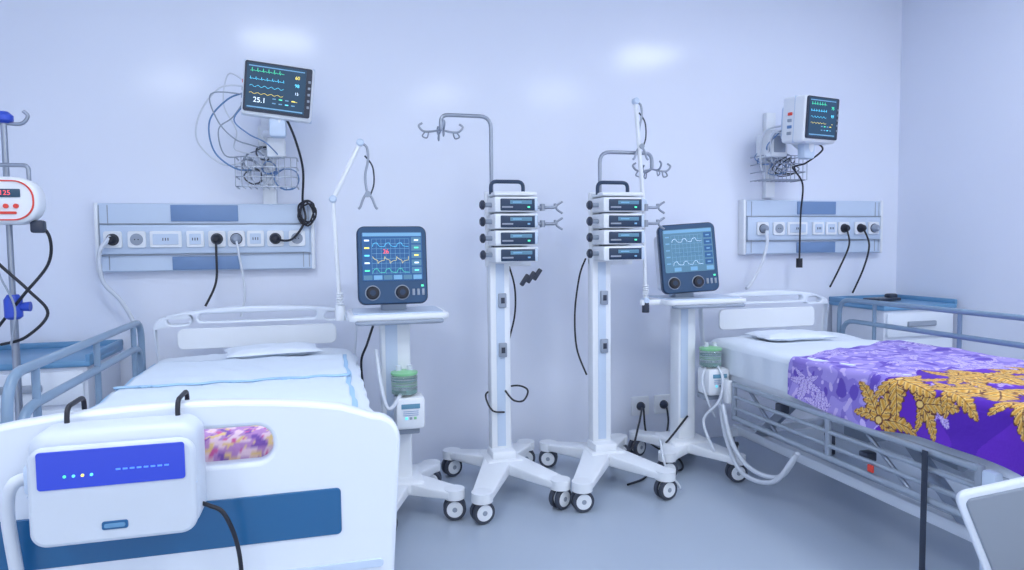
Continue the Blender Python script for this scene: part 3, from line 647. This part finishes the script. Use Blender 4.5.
# --- air mattress pump hanging on the footboard
g=G('mattress_air_pump',(-.412,-2.45,.712),math.radians(.6),local=True)
plate(g,'case_body',[rrect(0,.118,.295,.215,.035,8)],(0,0,0),.105,PUMPW,.022)
plate(g,'case_front',[rrect(0,.104,.288,.190,.03,8)],(0,-.052,0),.02,PUMPW,.008)
plate(g,'display',[rrect(0.0,.156,.252,.072,.006)],(0,-.0625,0),.005,SCRP,.001)
for k in range(4): cyl(g,'lamp_%d'%k,(-.080+.015*k,-.065,.144),(-.080+.015*k,-.0665,.144),.0028,[E_G,E_C,E_Y,E_C][k],n=10)
for k in range(8): box(g,'display_mark_%d'%k,(.010+.012*k,-.0655,.150),(.008,.0012,.003),mat('display_soft',(.1,.3,.9),.4,emit=(.05,.16,.8),es=.8),0)
box(g,'case_seam',(0,-.054,.108),(.292,.006,.0015),PANEL,0)
plate(g,'badge',[rrect(0.0,.042,.045,.016,.004)],(0,-.0625,0),.004,TEAL,.0005)
plate(g,'badge_inner',[rrect(0.0,.042,.036,.008,.003)],(0,-.065,0),.003,BLUETOP,.0005)
for s in(-1,1):
    pipe(g,'hook_%d'%s,[(s*.10,.02,.20),(s*.10,.025,.256),(s*.10,.125,.256),(s*.10,.125,.18)],.005,BLACK,.02)
box(g,'hose_port',(-.150,.0,.13),(.03,.05,.06),PANEL,.01)
tube(g,'air_hose',[(-.155,0,.13),(-.185,-.01,.12),(-.20,0,.06),(-.195,.02,-.1),(-.19,.03,-.3)],.012,TUBEW)
tube(g,'power_cable',[(.138,-.01,.05),(.160,-.02,.045),(.190,-.02,.02),(.212,0,-.08),(.212,.01,-.25),(.21,.01,-.5)],.0045,BLACK)

# --- right bed
b2=G('hospital_bed',(2.545,-1.35,0),0,local=True)
hw=.43
bed_base(b2,hw,1.0,.555)
sheet_mattress(b2,-hw+.005,hw-.005,-.97,.97,.55,.725,SHEET)
plate(b2,'headboard',[board_outline(hw+.015,.50,.985,.94),rrect(0,.935,.50,.03,.015),rrect(-.335,.92,.10,.03,.015),rrect(.335,.92,.10,.03,.015)],(0,1.02,0),.045,WHITE2,.010)
plate(b2,'headboard_panel',[rrect(0,.82,.66,.12,.03)],(0,.995,0),.012,WHITE,.003)
plate(b2,'footboard',[board_outline(hw+.03,.38,.90,.86),rrect(0,.82,.38,.07,.035)],(0,-1.03,0),.045,WHITE2,.010)
pillow(b2,'folded_gown',(-.05,.72,.729),.42,.26,.045,SHEET,-.1)
for nm,z,(y0,y1) in(('far_rail_top',.925,(-.75,.93)),('far_rail_mid',.80,(-.70,.90))):
    pipe(b2,nm,[(hw+.03,y1,.60),(hw+.03,y1,z),(hw+.03,y0,z),(hw+.03,y0-.04,.62)],.014,RAIL,.09)
for k,y in enumerate((-.5,.1,.65)): cyl(b2,'far_rail_post_%d'%k,(hw+.03,y,.52),(hw+.03,y,.92),.011,RAIL)
for k,z in enumerate((.515,.45,.39,.335)):
    pipe(b2,'near_rail_%d'%k,[(-hw-.035,.62,z),(-hw-.035,-.82,z)],.014 if k in(0,3) else .010,mat('rail_light_grey',(.42,.48,.56),.3,.5,var=.02))
for k,y in enumerate((.62,-.1,-.82)):
    box(b2,'near_rail_post_%d'%k,(-hw-.035,y,.425),(.02,.028,.21),GREY,.005)
pipe(b2,'near_rail_link_a',[(-hw-.02,.5,.50),(-hw-.02,.28,.34)],.009,STEELD); pipe(b2,'near_rail_link_b',[(-hw-.02,-.3,.50),(-hw-.02,-.52,.34)],.009,STEELD)
box(b2,'rail_hinge_a',(-hw-.01,.25,.47),(.05,.05,.05),DARK,.008); box(b2,'rail_hinge_b',(-hw-.01,-.3,.40),(.05,.05,.04),DARK,.008)
box(b2,'hinge_tab',(-hw-.05,-.36,.37),(.01,.03,.03),RED,.004)
box(b2,'hand_control',(-hw-.05,.66,.47),(.035,.05,.13),WHITE,.012)
box(b2,'foot_post',(-hw-.03,-.86,.30),(.04,.05,.44),PANEL,.01)
box(b2,'strap',(-hw-.055,-.62,.26),(.004,.025,.52),DARK,.001)
for k,P in enumerate(([(-hw-.08,.66,.40),(-hw-.09,.55,.22),(-hw-.08,.40,.13),(-hw-.06,.2,.15),(-hw-.05,.08,.30)],[(-hw-.06,.72,.40),(-hw-.08,.62,.22),(-hw-.09,.46,.09),(-hw-.08,.22,.12),(-hw-.05,.10,.28)])):
    tube(b2,'mattress_hose_%d'%k,P,.012,TUBEW)
L0=.20; W=2*hw+.02; nu,nv=360,400
y_near0=.18; y_foot=-.98
uu=np.linspace(0,L0+W+.10,nu); vv=np.linspace(0,1,nv); vs=[];UU=[];VV=[]
for j in range(nv):
    for i in range(nu):
        u=uu[i]; s=min(max((u-L0)/W,0),1)
        ys_=y_near0+.27*s+.015*math.sin(u*14); y=ys_+(y_foot-ys_)*vv[j]
        wn=noise.noise(Vector((u*5,y*5,0)))*.014+noise.noise(Vector((u*13,y*9,3)))*.006
        r=.035
        if u<L0-r: x=-hw-.020-.022*(1-u/L0)*(.5+.5*math.sin(y*16))+wn*.6; z=.738-L0+u+(1-u/L0)*.02*math.sin(y*7)
        elif u<L0+r:
            t=(u-L0+r)/(2*r)*math.pi/2; x=-hw-.020+r-r*math.cos(t)+wn*.6*(1-t/1.57); z=.738-r+r*math.sin(t)+wn*t/1.57
        elif u<L0+W: x=-hw-.020+(u-L0); z=.738+wn
        else: x=hw+.012; z=.738-(u-L0-W)
        vs.append((x,y,z)); UU.append(u); VV.append(-y)
fs=[(j*nu+i,j*nu+i+1,(j+1)*nu+i+1,(j+1)*nu+i) for j in range(nv-1) for i in range(nu-1)]
U=np.array(UU);V=np.array(VV)
rs=np.random.RandomState(5)
C=np.zeros((len(vs),3)); C[:]=np.array((.085,.012,.42))
nn=nz(U,V,14,11)[:,None]; C=np.where(nn>.2,np.array((.13,.02,.52)),C)
Cl=np.zeros_like(C); Cl[:]=np.array((.27,.20,.66)); a1=nz(U,V,45,21)[:,None]; a2=nz(U,V,80,22)[:,None]
Cl=np.where(a1>.12,np.array((.40,.32,.78)),Cl); Cl=np.where(a2>.30,np.array((.62,.50,.88)),Cl); Cl=np.where(a1<-.32,np.array((.14,.08,.52)),Cl)
for k in range(38):
    acanthus(Cl,U,V,(rs.uniform(0,1.1),rs.uniform(-.45,.55)),rs.uniform(0,6.28),rs.uniform(.07,.12),(.50,.40,.84),(.16,.09,.52),(.76,.66,.94),rs)
bound=.36+.05*np.sin(U*9)+.03*np.sin(U*23)
C=np.where((V<bound)[:,None],Cl,C)
for k in range(12):
    acanthus(C,U,V,(rs.uniform(0.1,1.1),rs.uniform(.45,.8)),rs.uniform(0,6.28),rs.uniform(.06,.09),(.42,.30,.80),(.15,.05,.45),(.75,.65,.92),rs)
for (cu_,cv_,an,L) in ((.04,.38,.5,.19),(.13,.56,1.3,.17),(.24,.42,1.7,.21),(.24,.64,.9,.21),(.46,.46,.5,.24),(.42,.68,2.3,.24),(.66,.44,1.8,.23),(.70,.70,.5,.24),(.92,.48,2.4,.23),(.96,.74,1.2,.24),(.30,.88,1.5,.22),(.56,.88,.7,.22),(.86,.94,2.0,.24)):
    acanthus(C,U,V,(cu_,cv_),an,L,GOLD,GOLDD,GOLDL,rs)
    q=np.hypot(U-cu_,V-cv_); C[q<.020]=np.array(GOLDD); C[q<.014]=np.array(GOLDL)
o=pydata(b2,'printed_blanket',vs,fs,VCLOTH,ang=80); cloth_colors(o.data,C)

# ------------------------------------------------------------ visitor chair (lower right)
g=G('visitor_chair',(1.745,-2.59,0),math.radians(-35),local=True)
g.M=Matrix.Translation((0,0,.35))@Matrix.Rotation(-.36,4,'Y')
plate(g,'backrest_frame',[rrect(.11,.12,.36,.34,.03)],(0,0,0),.03,WHITE2,.008)
plate(g,'backrest_pad',[rrect(.11,.12,.325,.305,.02)],(0,-.012,0),.02,CHAIRG,.005)
g.M=Matrix.Identity(4)
box(g,'seat',(.12,-.22,.36),(.38,.40,.04),CHAIRG,.015)
for k,(x,y) in enumerate(((-.02,-.03),(.28,-.03),(-.02,-.40),(.28,-.40))): cyl(g,'leg_%d'%k,(x,y,0),(x,y,.36),.012,WHITE2)
pipe(g,'side_bar',[(-.02,-.03,.2),(-.02,-.40,.2),(.28,-.40,.2),(.28,-.03,.2)],.009,WHITE2)

# ------------------------------------------------------------ world and camera
w=bpy.data.worlds.new('World'); S.world=w; w.use_nodes=True
w.node_tree.nodes['Background'].inputs[0].default_value=(.88,.93,1,1); w.node_tree.nodes['Background'].inputs[1].default_value=1.15
a=math.radians(14.8);p=math.radians(3.4);r=math.radians(0.6)
F=Vector((math.sin(a)*math.cos(p),math.cos(a)*math.cos(p),-math.sin(p)))
R0=Vector((math.cos(a),-math.sin(a),0));U0=R0.cross(F)
R=R0*math.cos(r)-U0*math.sin(r);Uv=U0*math.cos(r)+R0*math.sin(r)
cam=bpy.data.cameras.new('camera'); cam.sensor_width=36; cam.lens=683/1024*36; cam.clip_start=.05
co=bpy.data.objects.new('camera',cam); COL.objects.link(co)
Mx=Matrix((R,Uv,-F)).transposed().to_4x4(); Mx.translation=Vector((0,-3.94,1.28)); co.matrix_world=Mx
S.camera=co
